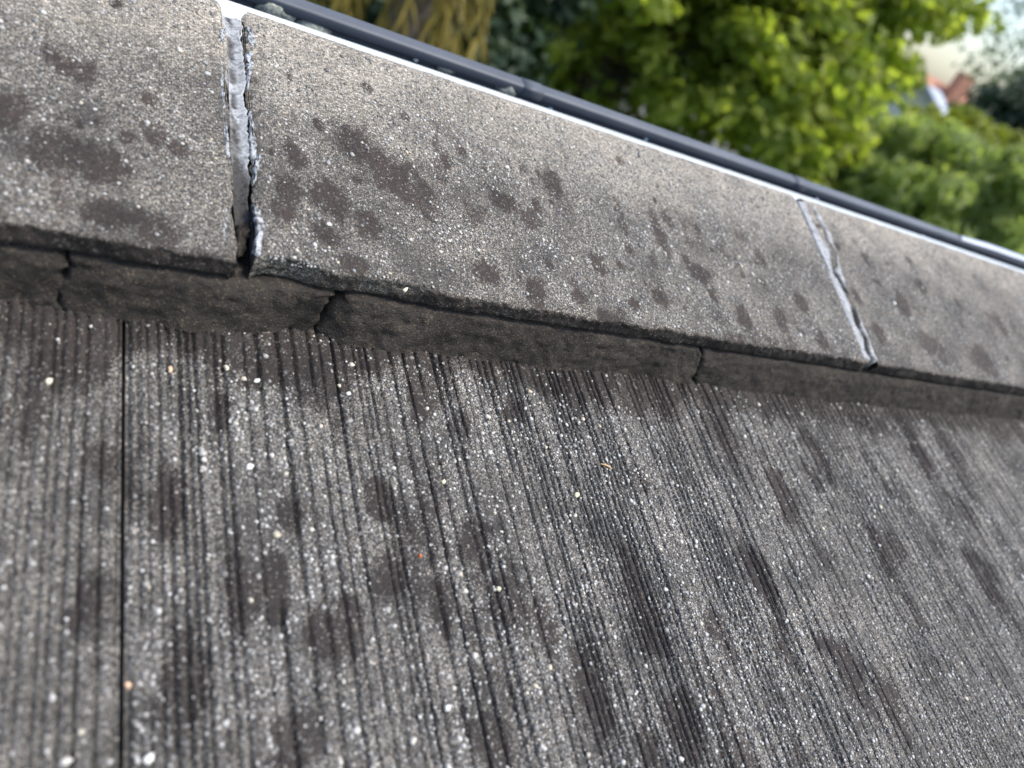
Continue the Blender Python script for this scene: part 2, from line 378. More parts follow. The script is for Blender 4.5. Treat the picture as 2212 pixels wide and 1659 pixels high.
for i in range(12):
    a, b = edges[i], edges[i + 1]
    ga = GAPS.get(i, 0.0008) / 2; gb = GAPS.get(i + 1, 0.0008) / 2
    if i in (4, 5, 6, 7, 8):
        du, dv, ng = {4: (0.0006, 0.002, 0), 5: (0.0004, 0.0014, 34000), 6: (0.00045, 0.0017, 26000), 7: (0.0007, 0.003, 9000), 8: (0.0012, 0.005, 0)}[i]
        if i == 4:
            add_tile(i, a + ga, b - gb, V_TOP - TL, V_TOP, du, dv, 9000)
        else:
            add_tile(i, a + ga, b - gb, V_TOP - TL, V_TOP, du, dv, ng)
# courses the photo does not reach: plain copies further down and along the roof
va, fa, pa = tile_mesh(0.0004, TW - 0.0004, 0, TL, 0.006, 0.03, ribs=False)
low_me = mesh_np('roof_tile_plain', va, fa, {'patch': pa}); low_me.materials.append(M_TILE)
for c in range(6):
    for i in range(12):
        if c == 0 and i in (4, 5, 6, 7, 8): continue
        o = obj('roof_tile', low_me, None, tiled_roof)
        o.location = (edges[i], V_TOP - TL - c * 0.34, -c * 0.0002 - (0.016 * c if c else 0))
ul = MB(); ul.box((edges[0], -2.05, -0.17), (edges[12], V_TOP + 0.08, -0.115)); obj('underlay', ul.mesh('underlay'), M_UNDER, tiled_roof)
ul = MB(); ul.box((edges[0], -0.16, -0.112), (edges[12], V_TOP + 0.07, -0.0165)); obj('batten_board', ul.mesh('batten_board'), M_UNDER, tiled_roof)

# ---------------------------------------------------------------- the ridge tiles
RV0, RN1, RN2 = 0.819 * H, 0.085 * H, 0.127 * H          # front lower edge, front upper edge
RV1, RN3 = 1.381 * H, 0.183 * H                            # far edge
SL = (RN3 - RN2) / (RV1 - RV0)
RV1 = RV1 + 0.0095                                         # the far edge is rounded, so it runs on past the silhouette
def on_ridge(x, y):
    d = ray_uvn(x, y)
    # n = RN2 + SL (v - RV0)
    s = (RN2 - SL * RV0 - H) / (d[2] - SL * d[1]); return d[0] * s, d[1] * s
RPATCH = [(130, 330, 85, 45), (220, 360, 50, 35), (150, 150, 48, 28), (215, 465, 80, 26), (20, 240, 40, 40), (770, 310, 42, 34), (850, 380, 62, 46), (900, 425, 52, 36), (715, 430, 55, 40),
          (620, 425, 36, 50), (1000, 330, 16, 12), (960, 345, 18, 16), (1195, 400, 32, 26), (1165, 380, 12, 10), (1095, 440, 34, 20), (1150, 478, 32, 18), (1190, 435, 11, 9), (1430, 510, 26, 38),
          (1440, 470, 18, 16), (1290, 570, 25, 18), (1185, 573, 13, 10), (1340, 575, 15, 11), (1160, 645, 32, 36), (1500, 490, 18, 16), (1320, 690, 40, 18), (800, 480, 42, 28), (760, 575, 45, 18),
          (1610, 690, 24, 24), (1690, 690, 26, 22), (1732, 660, 22, 18), (1540, 640, 24, 16), (1640, 560, 20, 16), (1850, 640, 15, 14), (1955, 660, 26, 22), (2010, 745, 45, 26), (2070, 660, 16, 16),
          (1960, 560, 18, 13), (2120, 775, 36, 22), (1870, 560, 12, 12), (1590, 735, 34, 14), (1780, 745, 28, 13), (1510, 590, 34, 18), (1480, 560, 16, 13), (1050, 590, 40, 18), (700, 500, 36, 30),
          (1900, 720, 26, 18), (2160, 700, 20, 16), (1990, 620, 20, 12), (640, 330, 26, 26), (340, 500, 50, 20), (1250, 640, 26, 16), (330, 300, 18, 12), (1720, 700, 16, 14), (1420, 640, 26, 14)]
RPUV = []
for x, y, rx, ry in RPATCH:
    a = on_ridge(x, y); d = math.sqrt(a[0] ** 2 + a[1] ** 2 + (H - 0.04) ** 2); px = 1650 / d
    RPUV.append((a[0], a[1], rx / px * 0.85, ry / px * 1.45))
for _ in range(90):                       # many small spots
    r_ = random.uniform(0.0012, 0.0036); RPUV.append((random.uniform(-0.02, 0.95), random.uniform(RV0 + 0.006, RV1 - 0.03), r_, r_ * random.uniform(0.9, 1.6)))
def ridge_patch(u, v):
    m = ell_mask(u, v, RPUV, 131, 0.75, 0.34)
    m = np.maximum(m, 0.6 * sstep(0.68, 0.80, fbm(u * 75, v * 60, 151, 3)) * sstep(RV1 - 0.02, RV1 - 0.06, v))
    return m
def ridge_profile():
    """closed outline in (v, n): front nose, top leg, rounded far edge, leg turned down"""
    p = []
    r = 0.0018
    p += [(RV0 + 0.012, RN1 - 0.001), (RV0 + 0.006, RN1 - 0.0005), (RV0 + 0.0015, RN1), (RV0, RN1 + 0.0015)]
    for t in np.linspace(0.2, 1, 5): p.append((RV0, RN1 + 0.0015 + t * (RN2 - r - RN1 - 0.0015)))
    for t in np.linspace(0.15, 1, 6):
        a = t * math.pi / 2; p.append((RV0 + r * (1 - math.cos(a)), RN2 - r * (1 - math.sin(a))))
    R = 0.011; ve = RV1 - R
    for t in np.linspace(0.02, 1, 70):
        v = RV0 + r + t * (ve - RV0 - r); p.append((v, RN2 + SL * (v - RV0)))
    ne = RN2 + SL * (ve - RV0)
    for a in np.linspace(0.15, math.pi / 2, 8): p.append((ve + R * math.sin(a), ne - R * (1 - math.cos(a))))
    for t in np.linspace(0.25, 1, 4): p.append((RV1, ne - R - t * 0.004))
    lo = ne - R - 0.004
    p += [(RV1 - 0.004, lo - 0.002), (RV1 - 0.013, lo - 0.001), (RV1 - 0.016, ne - 0.016)]
    for t in np.linspace(0.1, 0.97, 8):
        v = RV1 - 0.018 - t * (RV1 - 0.018 - RV0 - 0.014); p.append((v, RN2 + SL * (v - RV0) - 0.0125))
    return np.array(p)
PROF = ridge_profile()
def ridge_top(u, v):
    return RN2 + SL * (v - RV0) + (fbm(u * 55, v * 55, 171) - 0.5) * 0.0011 - 0.0018 * (np.clip(1 - (v - RV0) / 0.0018, 0, 1)) ** 2
def ridge_tile(u0, u1, du, seed, chip=None, ng=0, lift=0.0):
    n = int((u1 - u0) / du); t = np.linspace(0, 1, n)
    us = u0 + t * (u1 - u0)
    U, J = np.meshgrid(us, np.arange(len(PROF)), indexing='ij')
    V = PROF[J, 0].copy(); Z = PROF[J, 1].copy()
    top = ((V > RV0 + 0.003) & (Z > RN2 - 0.001)).astype(float)
    front = (V < RV0 + 0.004) & (Z > RN1 - 0.001)
    # plan rounding of the ends towards the far edge, slight wobble of the ends
    e = np.clip((V - (RV1 - 0.020)) / 0.020, 0, 1)
    inset = 0.007 * (1 - np.sqrt(np.clip(1 - e * e, 0, 1))) + (vnoise(V * 160, 0 * V, seed) - 0.5) * 0.0022 + (vnoise(V * 600, 0 * V, seed + 3) - 0.5) * 0.0011
    U = U + np.where(U < (u0 + u1) / 2, 1, -1) * inset * np.clip(1 - np.minimum(U - u0, u1 - U) / 0.03, 0, 1)
    # arris at the ends
    ee = np.clip(1 - np.minimum(U - u0, u1 - U) / 0.003, 0, 1) ** 2
    Z = Z - 0.0018 * ee * (V > RV0 - 1)
    # worn, ragged front
    rag = (fbm(U * 90, Z * 160, seed + 7) - 0.5) * 0.0026 + (vnoise(U * 480, Z * 480, seed + 9) - 0.5) * 0.0012 + (vnoise(U * 950, Z * 950, seed + 10) - 0.5) * 0.0008
    fr = np.clip(1 - (V - RV0) / 0.005, 0, 1)
    V = V + rag * fr
    low = np.clip(1 - (Z - (RN1 - 0.002)) / 0.005, 0, 1) * fr
    Z = Z + low * ((fbm(U * 90, 0 * U, seed + 11) - 0.5) * 0.0016 + (vnoise(U * 500, 0 * U, seed + 12) - 0.5) * 0.0009)
    if chip:
        for cu, cw, cd in chip:
            c = np.exp(-((U - cu) / cw) ** 2) * fr
            V = V + c * cd; Z = Z - c * cd * 0.35 * (Z > (RN1 + RN2) / 2)
    Z = Z + np.where(Z > RN1 + 0.004, (fbm(U * 55, V * 55, 171) - 0.5) * 0.0011, 0) + (vnoise(U * 650, V * 650, 173) - 0.5) * 0.0003 + lift
    P = ridge_patch(U, V)
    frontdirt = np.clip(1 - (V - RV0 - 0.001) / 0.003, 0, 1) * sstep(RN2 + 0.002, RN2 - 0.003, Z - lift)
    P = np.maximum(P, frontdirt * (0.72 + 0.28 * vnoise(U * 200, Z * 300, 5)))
    verts = np.stack([U, V, Z], -1).reshape(-1, 3)
    k = len(PROF); f = grid_faces(n, k, True)[:, ::-1]
    o_ = len(verts)
    caps = []; add = []; addp = []
    for i, s in ((0, 1), (n - 1, -1)):
        ring = verts[i * k:(i + 1) * k]
        # cap: quads between outline points in zig-zag order (front half / back half)
        a = np.arange(k)
        for q in range(k // 2 - 1):
            quad = [i * k + q, i * k + q + 1, i * k + k - 2 - q, i * k + k - 1 - q]
            caps.append(quad if s > 0 else quad[::-1])
    f = np.concatenate([f, np.array(caps)])
    me = mesh_np('ridge_tile', verts, f, {'patch': P.ravel(), 'wear_sheen': (sstep(RV1 - 0.085, RV1 - 0.004, V + (fbm(U * 30, V * 30, 181) - 0.5) * 0.05) * (Z > RN2)).ravel()})  # mask rises to the far edge: crest wear plus painted grazing sheen
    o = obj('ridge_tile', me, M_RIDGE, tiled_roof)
    if ng:
        GU = rng.uniform(u0 + 0.004, u1 - 0.004, ng); GV = rng.uniform(RV0 + 0.002, RV1 - 0.012, ng)
        keep = rng.random(ng) > ridge_patch(GU, GV) * 0.95
        keep &= rng.random(ng) < 0.35 + 0.65 * sstep(0.35, 0.6, fbm(GU * 40, GV * 40, 161))
        GU, GV = GU[keep], GV[keep]; R = grain_sizes(len(GU), 0.00042, 0.0015)
        tn = rng.random(len(GU)) ** 1.1; tn = np.where(R < 0.0007, np.minimum(tn, 0.84), tn)
        grains('exposed_grains', GU, GV, ridge_top(GU, GV) + R * 0.1 + lift, R, tn, o)
    return o
J1L, J1R = on_ridge(488, 120)[0], on_ridge(530, 120)[0]                # the open joint
J2L, J2R = 1.905 * H, 1.945 * H                # the filled joint
RLEN = J2L - J1R
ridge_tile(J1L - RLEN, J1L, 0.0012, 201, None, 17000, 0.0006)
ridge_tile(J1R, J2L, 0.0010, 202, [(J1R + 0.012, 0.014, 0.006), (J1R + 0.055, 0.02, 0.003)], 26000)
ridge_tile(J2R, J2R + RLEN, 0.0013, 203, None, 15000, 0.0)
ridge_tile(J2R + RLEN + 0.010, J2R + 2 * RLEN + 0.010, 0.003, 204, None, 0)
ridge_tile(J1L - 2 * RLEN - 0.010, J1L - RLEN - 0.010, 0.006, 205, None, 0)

# ---------------------------------------------------------------- the mortar bedding, in cracked lengths
MV = [on_tile(x, y) for x, y in ((0, 640), (130, 655), (230, 675), (330, 690), (400, 705), (520, 712), (640, 705), (700, 712), (740, 735), (860, 752), (960, 760), (1060, 770), (1200, 790), (1400, 805), (1500, 825), (1600, 840), (1800, 865), (2212, 905))]
MU_ = np.array([a[0] for a in MV]); MVV = np.array([a[1] for a in MV])
def mortar_piece(u0, u1, seed, lean0=0.0, lean1=0.0, du=0.0012):
    n = max(8, int((u1 - u0) / du)); us = np.linspace(u0, u1, n); m = 26
    t = np.linspace(0, 1, m)
    U, T = np.meshgrid(us, t, indexing='ij')
    foot = np.interp(U, MU_, MVV) - 0.0005
    topv = RV0 - 0.0006; topn = RN1 - 0.0013 + (fbm(U * 60, 0 * U, seed + 15) - 0.5) * 0.0009
    # face: foot feathers onto the tile, bulges, then rises to the ridge tile
    V = foot + (topv - foot) * (0.62 * T + 0.38 * T ** 2.2) + (fbm(U * 60, T * 1.6, seed) - 0.5) * 0.0022 * np.sin(np.pi * np.clip(T, 0, 1)) ** 0.7
    Z = -0.0015 + (topn + 0.0015) * (1 - (1 - T) ** 1.2)
    V = V + (fbm(U * 240, T * 6.5, seed + 3) - 0.5) * 0.0024 - 0.0035 * (1 - T) ** 3 * fbm(U * 60, 0 * U, seed + 8)
    Z = Z + (vnoise(U * 420, T * 11, seed + 5) - 0.5) * 0.0007 * (T < 0.98)
    # crack shape at the ends, rounded corners
    jag = lambda s: (vnoise(T * 5, 0 * T, s) - 0.5) * 0.004 + (vnoise(T * 17, 0 * T, s + 2) - 0.5) * 0.0016
    w0 = np.clip(1 - (U - u0) / 0.012, 0, 1); w1 = np.clip(1 - (u1 - U) / 0.012, 0, 1)
    U = U + w0 * (jag(seed * 3 + 1) + lean0 * (0.5 - T)) + w1 * (jag(seed * 3 + 2) + lean1 * (0.5 - T))
    rnd = np.clip(1 - (us - u0) / 0.0016, 0, 1)[:, None] ** 2 + np.clip(1 - (u1 - us) / 0.0016, 0, 1)[:, None] ** 2
    V = V + 0.0012 * rnd
    verts = np.stack([U, V, Z], -1).reshape(-1, 3)
    back = np.stack([U, np.maximum(V + 0.012, RV0 + 0.016), Z - 0.0005 * (T > .9)], -1).reshape(-1, 3)
    k = n * m
    f = grid_faces(n, m); fb = grid_faces(n, m)[:, ::-1] + k
    ring = np.concatenate([np.arange(m)[::-1], np.arange(1, n) * m, (n - 1) * m + np.arange(1, m), np.arange(1, n - 1)[::-1] * m + m - 1])
    a = np.arange(len(ring)); b = (a + 1) % len(ring)
    side = np.stack([ring[a], ring[a] + k, ring[b] + k, ring[b]], -1)
    me = mesh_np('mortar_bed', np.concatenate([verts, back]), np.concatenate([f, fb, side]))
    return obj('mortar_bed', me, M_MORTAR, tiled_roof)
c1 = 0.5 * (on_tile(132, 560)[0] * 0.95 + on_tile(137, 610)[0]); c2 = on_tile(700, 690)[0] * 0.97; c3 = on_tile(1510, 800)[0] * 0.96
mortar_piece(-0.5, c1 - 0.0004, 301, 0, 0.001)
mortar_piece(c1 + 0.0004, c2 - 0.0021, 302, 0.001, -0.003)
mortar_piece(c2 + 0.0019, c3 - 0.0009, 303, -0.007, 0.008)
mortar_piece(c3 + 0.0009, 1.75, 304, 0.008, 0, 0.002)

MORTAR_LUMPS = []
# ---------------------------------------------------------------- sealant in the two joints
def strip(name, ul, ur, vs_, nfun, m_, grime, parent, cols=14, thick=0.004):
    """ribbon between u edges ul(v), ur(v) on a height function; closed with a back"""
    U = np.stack([ul + (ur - ul) * t for t in np.linspace(0, 1, cols)], 1); V = np.repeat(vs_[:, None], cols, 1); T = np.repeat(np.linspace(0, 1, cols)[None], len(vs_), 0)
    Z = nfun(U, V, T)
    n, m = U.shape; k = n * m
    verts = np.stack([U, V, Z], -1).reshape(-1, 3); back = verts.copy(); back[:, 2] -= thick
    ring = np.concatenate([np.arange(m)[::-1], np.arange(1, n) * m, (n - 1) * m + np.arange(1, m), np.arange(1, n - 1)[::-1] * m + m - 1])
    a = np.arange(len(ring)); b = (a + 1) % len(ring)
    side = np.stack([ring[b], ring[b] + k, ring[a] + k, ring[a]], -1)
    g = grime(U, V, T).ravel()
    me = mesh_np(name, np.concatenate([verts, back]), np.concatenate([grid_faces(n, m)[:, ::-1], grid_faces(n, m) + k, side]), {'grime': np.concatenate([g, g])})
    return obj(name, me, m_, parent)
def edge_of(pts):                             # photo pixels along a joint edge -> u as a function of v on the ridge tile
    a = sorted([on_ridge(x, y)[::-1] for x, y in pts]); return np.array([q[0] for q in a]), np.array([q[1] for q in a])
vv = np.linspace(RV0 + 0.020, RV1 - 0.004, 300)
inset2 = (vnoise(vv * 160, 0 * vv, 202) - 0.5) * 0.0022 + (vnoise(vv * 600, 0 * vv, 205) - 0.5) * 0.0011
crack = 0.0007 + 0.0007 * vnoise(vv * 160, 0 * vv, 402) + 0.0005 * vnoise(vv * 900, 0 * vv, 403)
lo_ = sstep(RV0 + 0.055, RV0 + 0.03, vv)
plane = lambda v: RN2 + SL * (v - RV0)
def seal1(U, V, T):
    z = plane(V) - 0.0003 - 0.0016 * np.sin(np.pi * np.clip(T * 0.92 + 0.05, 0, 1)) + (fbm(U * 300, V * 240, 404) - 0.5) * 0.0009
    z = z - 0.0075 * sstep(RV1 - 0.016, RV1 - 0.003, V) - 0.006 * sstep(RV0 + 0.045, RV0 + 0.02, V)
    return z
s1 = strip('joint_sealant', np.full_like(vv, J1L - 0.0012), J1R + inset2 - crack, vv, seal1, M_SEAL,
           lambda U, V, T: np.clip(0.55 * np.exp(-((T - 0.42) / 0.2) ** 2) * sstep(0.42, 0.62, vnoise(V * 130, T * 1.5, 405)) + 0.95 * sstep(RV0 + 0.062, RV0 + 0.035, V + (vnoise(U * 300, V * 200, 406) - 0.5) * 0.02), 0, 1), tiled_roof, 16, 0.010)
vv2 = np.linspace(RV0 + 0.003, RV1 - 0.006, 200)
E2L = [(1725, 437), (1776, 552), (1811, 641), (1840, 711), (1866, 776)]
E2R = [(1758, 445), (1794, 503), (1806, 542), (1829, 619), (1852, 664), (1871, 718), (1892, 766)]
s2 = strip('joint_sealant', np.interp(vv2, *edge_of(E2L)) + (vnoise(vv2 * 200, 0 * vv2, 411) - .5) * 0.0006, np.interp(vv2, *edge_of(E2R)) + (fbm(vv2 * 160, 0 * vv2, 412) - 0.5) * 0.0035, vv2,
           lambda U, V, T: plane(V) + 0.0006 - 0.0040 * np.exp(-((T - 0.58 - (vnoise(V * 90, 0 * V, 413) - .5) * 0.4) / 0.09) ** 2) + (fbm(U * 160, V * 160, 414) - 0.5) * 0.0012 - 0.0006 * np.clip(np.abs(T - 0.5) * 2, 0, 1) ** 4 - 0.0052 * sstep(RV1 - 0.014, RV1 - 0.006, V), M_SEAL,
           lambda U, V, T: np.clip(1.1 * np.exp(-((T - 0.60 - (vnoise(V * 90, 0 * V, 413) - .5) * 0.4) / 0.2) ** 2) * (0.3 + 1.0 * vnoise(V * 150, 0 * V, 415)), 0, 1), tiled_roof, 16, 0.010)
def smear(pts, seed, lift=0.0004, thick=0.0010):
    """a flake of dried sealant on the face of a ridge tile; pts = outline (photo pixels) turned into u, v"""
    uv_ = np.array([on_ridge(x, y) for x, y in pts]); 
    # densify outline with a ragged edge
    P = []
    for i in range(len(uv_)):
        a, b = uv_[i], uv_[(i + 1) % len(uv_)]
        for t in np.linspace(0, 1, 6, endpoint=False): P.append(a + (b - a) * t)
    P = np.array(P); c = P.mean(0); P = P + (rng.random(P.shape) - 0.5) * 0.0016
    n = len(P); rings = [1.0, 0.82, 0.45]
    vs_ = []; 
    for q, r in enumerate(rings):
        p = c + (P - c) * r
        z = ridge_top(p[:, 0], p[:, 1]) + (0.0 if q == 0 else lift + rng.random(n) * 0.0003)
        vs_.append(np.column_stack([p, z - (0.0006 if q == 0 else 0)]))
    vs_.append(np.array([[c[0], c[1], float(ridge_top(c[0], c[1])) + lift]]))
    low = vs_[0].copy(); low[:, 2] -= thick
    V = np.concatenate(vs_ + [low]); f = []
    for q in range(2):
        for i in range(n): j = (i + 1) % n; f += [(q * n + i, q * n + j, (q + 1) * n + j), (q * n + i, (q + 1) * n + j, (q + 1) * n + i)]
    for i in range(n): f.append((2 * n + i, 2 * n + (i + 1) % n, 3 * n))
    o_ = 3 * n + 1
    for i in range(n): j = (i + 1) % n; f += [(i, o_ + i, o_ + j), (i, o_ + j, j)]
    return obj('sealant_smear', mesh_np('sealant_smear', V, np.array(f)), M_SMEAR, tiled_roof)
smear([(478, 62), (468, 88), (474, 96), (486, 80), (488, 62)], 1, 0.0006)
smear([(474, 100), (481, 180), (487, 260), (496, 350), (491, 352), (482, 265), (475, 180)], 2)
smear([(531, 55), (545, 60), (552, 95), (543, 103), (534, 90)], 3)
smear([(533, 110), (546, 112), (544, 160), (536, 190), (534, 150)], 4)
smear([(540, 230), (552, 300), (556, 345), (545, 350), (537, 300)], 5)
smear([(548, 345), (562, 330), (556, 375), (545, 400)], 6, 0.0006)
smear([(545, 440), (562, 450), (572, 490), (565, 548), (548, 545), (556, 500)], 7, 0.0006)
smear([(486, 450), (493, 448), (494, 475), (487, 478)], 8)
smear([(480, 485), (489, 478), (488, 530), (482, 510)], 9, 0.0006)

# rubble of old bedding in the foot of the open joint
for q_, (du_, dv_, dn_, r_) in enumerate([(0.35, 0.016, -0.007, 0.0042), (0.7, 0.022, -0.006, 0.0036), (0.3, 0.006, -0.013, 0.0034), (0.75, 0.009, -0.015, 0.0030)]):
    MORTAR_LUMPS.append((J1L + (J1R - J1L) * du_, RV0 + dv_, RN2 + dn_, r_))

# ---------------------------------------------------------------- white flashing and the gutter beyond
GU0, GU1 = edges[0] - 0.05, edges[12] + 0.05
fl = MB(); fn = 0.006
fl.prism([(RV1 - 0.055, fn - 0.0016), (RV1 - 0.055, fn), (1.679 * H, fn), (1.682 * H, fn - 0.0008), (1.682 * H, fn - 0.022), (1.676 * H, fn - 0.022), (1.676 * H, fn - 0.0016)][::-1], GU0, GU1)
obj('flashing_strip', fl.mesh('flashing_strip'), M_WHITE, tiled_roof)

gutter = obj('gutter', None, None, label='slate grey metal gutter running along the far side of the ridge tiles', category='gutter')
gutter.matrix_world = ROOF
gw = 1.789 * H; wi = 0.0016
tr = MB()
tr.prism([(1.708 * H, -0.014), (1.708 * H, -0.095), (gw + wi, -0.095), (gw + wi, -0.004), (gw, -0.004), (gw, -0.0932), (1.708 * H + wi, -0.0932), (1.708 * H + wi, -0.014)][::-1], GU0, GU1)
obj('trough', tr.mesh('trough'), M_GUTTER, gutter)
JU = 0.985
def bead(name, x0, x1, m_, grow):
    p = []
    c = (1.797 * H, -0.0015); a, b = 0.0060 + grow, 0.0052 + grow
    for k in range(28):
        t = 2 * math.pi * k / 28; e_ = lambda z: math.copysign(abs(z) ** 0.4, z)
        p.append((c[0] + a * e_(math.cos(t)), c[1] + b * 0.8 * e_(math.sin(t))))
    q = MB(); q.prism(p, x0, x1); return obj(name, q.mesh(name, True), m_, gutter)
bead('rim', GU0, GU1, M_GUTTER, 0)
for su in (0.30, 0.62):
    bead('rim_seam', su, su + 0.018, M_GUTTER, 0.0005)
jn = 18; us = np.concatenate([np.linspace(JU - 0.05, JU + 0.03, jn), [1.3]])
q = MB()
for i, x in enumerate(us):
    g = 0.0022 * float(sstep(JU - 0.05, JU + 0.03, np.array(x))) + 0.0001
    for k in range(14):
        t = -0.35 + 2.6 * k / 13
        q.v.append((float(x), 1.797 * H + (0.0061 + g) * math.cos(t), -0.0015 + (0.0053 + g) * math.sin(t)))
for i in range(len(us) - 1):
    for k in range(13):
        a = i * 14 + k; q.f.append((a, a + 14, a + 15, a + 1))
obj('rim_joiner', q.mesh('rim_joiner', True), M_ALU, gutter)

# lumps of lichen and small drips on the gutter's inner face
def lump(name, u, v, n, r, m_, parent=None, sq=(1, 1, 1), seed=0, rough=0.35, **tags):
    rr = np.random.default_rng(seed)
    import bmesh
    bm = bmesh.new(); bmesh.ops.create_icosphere(bm, subdivisions=3, radius=1.0)
    me = bpy.data.meshes.new(name); bm.to_mesh(me); bm.free()
    co = np.zeros(len(me.vertices) * 3, np.float32); me.vertices.foreach_get('co', co); co = co.reshape(-1, 3)
    k = 1 + (fbm(co[:, 0] * 2.2 + 9 + seed, co[:, 1] * 2.2 + co[:, 2] * 1.7 + 5, seed + 700) - 0.5) * 2 * rough + (vnoise(co[:, 0] * 7 + 3, co[:, 1] * 7 + co[:, 2] * 5, seed + 800) - 0.5) * rough * 0.8
    co = co * k[:, None] * r * np.array(sq)
    me.vertices.foreach_set('co', co.astype(np.float32).ravel()); me.polygons.foreach_set('use_smooth', [True] * len(me.polygons)); me.update()
    o = obj(name, me, m_, parent, **tags)
    if parent is not None: o.location = (u, v, n)
    else: o.matrix_world = ROOF @ Matrix.Translation((u, v, n))
    return o
for q_, (a_, b_, c_, r_) in enumerate(MORTAR_LUMPS): lump('mortar_crumb', a_, b_, c_, r_, M_MORTAR, tiled_roof, (0.9, 1.3, 0.9), 970 + q_, 0.5)
def on_wall(x, y, v):                       # photo pixel -> u, n on the gutter's inner face
    d = ray_uvn(x, y); s = v / d[1]; return d[0] * s, H + d[2] * s
for q, (x, y, r, sx, mm) in enumerate([(588, 20, 0.0085, 1.2, M_LICHEN), (618, 36, 0.0060, 1.0, M_LICHEN), (676, 64, 0.0078, 1.5, M_LICHEN), (965, 146, 0.0055, 1.5, M_LICHEN), (1095, 192, 0.0075, 1.2, M_LICHEN)]):
    uu, nn = on_wall(x, y, gw - 0.001)
    lump('lichen_patch', uu, gw - 0.0012, nn, r, mm, gutter, (sx, 0.45, 0.8), 900 + q, 0.22)
M_DRIP = flat('white_drip', (0.70, 0.74, 0.76), 0.25, 0.08)
for q, (x, y, r) in enumerate([(634, 58, 0.0024), (899, 130, 0.0018), (1108, 184, 0.0022), (1187, 240, 0.0026), (1395, 302, 0.0020), (1575, 372, 0.0022), (1762, 433, 0.0032), (1856, 468, 0.0022), (1992, 514, 0.0034)]):
    uu, nn = on_wall(x, y, gw - 0.002)
    lump('drip_bead', uu, gw - 0.0015, nn, r, M_DRIP, gutter, (1, 0.8, 1), 950 + q, 0.15)

# ---------------------------------------------------------------- loose chips and bits lying on the roof
def angular(name, px, py, lx, ly, lz, rot, m_, label, cat, seed, ridge=False, group=None):
    rr = random.Random(seed); lx *= 0.86; ly *= 0.86
    k = rr.choice([5, 6]); base = []
    for i in range(k):
        a = 6.283 * i / k + rr.uniform(-0.35, 0.35); base.append((math.cos(a) * lx * rr.uniform(0.75, 1.1), math.sin(a) * ly * rr.uniform(0.75, 1.1)))
    v = [(x, y, 0) for x, y in base] + [(x * 1.04, y * 1.04, lz * 0.55) for x, y in base] + [(x * 0.72 + lx * 0.08, y * 0.7, lz * rr.uniform(0.85, 1.1)) for x, y in base]
    f = [tuple(range(k))[::-1], tuple(range(2 * k, 3 * k))]
    for r_ in range(2):
        for i in range(k): j = (i + 1) % k; f.append((r_ * k + i, r_ * k + j, (r_ + 1) * k + j, (r_ + 1) * k + i))
    me = bpy.data.meshes.new(name); me.from_pydata(v, [], f); me.update()
    o = obj(name, me, m_, None, label=label, category=cat)
    if group: o['group'] = group
    if ridge: uu, vv_ = on_ridge(px, py); z = float(ridge_top(np.array(uu), np.array(vv_)))
    else:
        uu, vv_ = on_tile(px, py); z = float(np.max(rib_height(uu + np.array([0, lx * .7, -lx * .7, 0, 0]), vv_ + np.array([0, 0, 0, ly * .7, -ly * .7]))))
    o.matrix_world = ROOF @ Matrix.Translation((uu, vv_, z - 0.0001)) @ Matrix.Rotation(rot, 4, 'Z')
    return o
M_PEACH = flat('peach_stone', (0.70, 0.47, 0.31), 0.6, 0.10); M_CREAM = flat('cream_stone', (0.72, 0.65, 0.48), 0.6, 0.1)
M_WSTONE = flat('white_stone', (0.72, 0.71, 0.68), 0.5, 0.08); M_YELL = flat('pale_yellow_stone', (0.68, 0.64, 0.42), 0.6, 0.1)
M_ORANGE = flat('orange_brick', (0.62, 0.16, 0.05), 0.7, 0.12); M_STRAW = flat('dry_straw', (0.52, 0.36, 0.19), 0.7, 0.2)
angular('stone_chip', 367, 798, 0.0011, 0.0021, 0.0013, 0.05, M_PEACH, 'peach coloured stone chip right of the open tile joint', 'stone chip', 1)
angular('stone_chip', 488, 796, 0.0013, 0.0016, 0.0012, 0.4, M_CREAM, 'small triangular cream stone chip in the close grooves under the open ridge joint', 'stone chip', 2)
angular('stone_chip', 106, 826, 0.0014, 0.0018, 0.0014, -0.5, M_CREAM, 'cream stone chip on the leftmost tile, left of the open tile joint', 'stone chip', 3)
angular('stone_chip', 753, 849, 0.0014, 0.0011, 0.0012, 0.2, M_WSTONE, 'white stone chip in grooves just below the wide mortar crack', 'stone chip', 4)
angular('stone_chip', 733, 833, 0.0008, 0.0011, 0.0009, 0.7, M_CREAM, 'tiny square cream chip just above the white stone chip below the mortar crack', 'stone chip', 5)
angular('stone_chip', 908, 1201, 0.0008, 0.0011, 0.0009, 0.1, M_ORANGE, 'bright orange brick crumb on the ribbed tile', 'brick crumb', 6)
angular('stone_chip', 1245, 1070, 0.0021, 0.0017, 0.0014, 0.4, M_YELL, 'pale yellow stone chip, nearest one below the dry straw', 'stone chip', 7)
angular('stone_chip', 1076, 1273, 0.0013, 0.0015, 0.0011, 0.9, M_YELL, 'pale yellow stone chip on the large dark brown patch', 'stone chip', 8)
angular('stone_chip', 958, 1041, 0.0014, 0.0012, 0.001, 0.9, M_YELL, 'pale yellow stone chip halfway between the orange crumb and the mortar', 'stone chip', 9)
angular('stone_chip', 539, 1010, 0.0020, 0.0016, 0.0013, 0.3, M_WSTONE, 'blunt white stone chip right of the open tile joint at mid height', 'stone chip', 10)
angular('stone_chip', 320, 1640, 0.0021, 0.0017, 0.0016, 0.6, M_WSTONE, 'large white stone chip at the bottom beside the open tile joint', 'stone chip', 11)
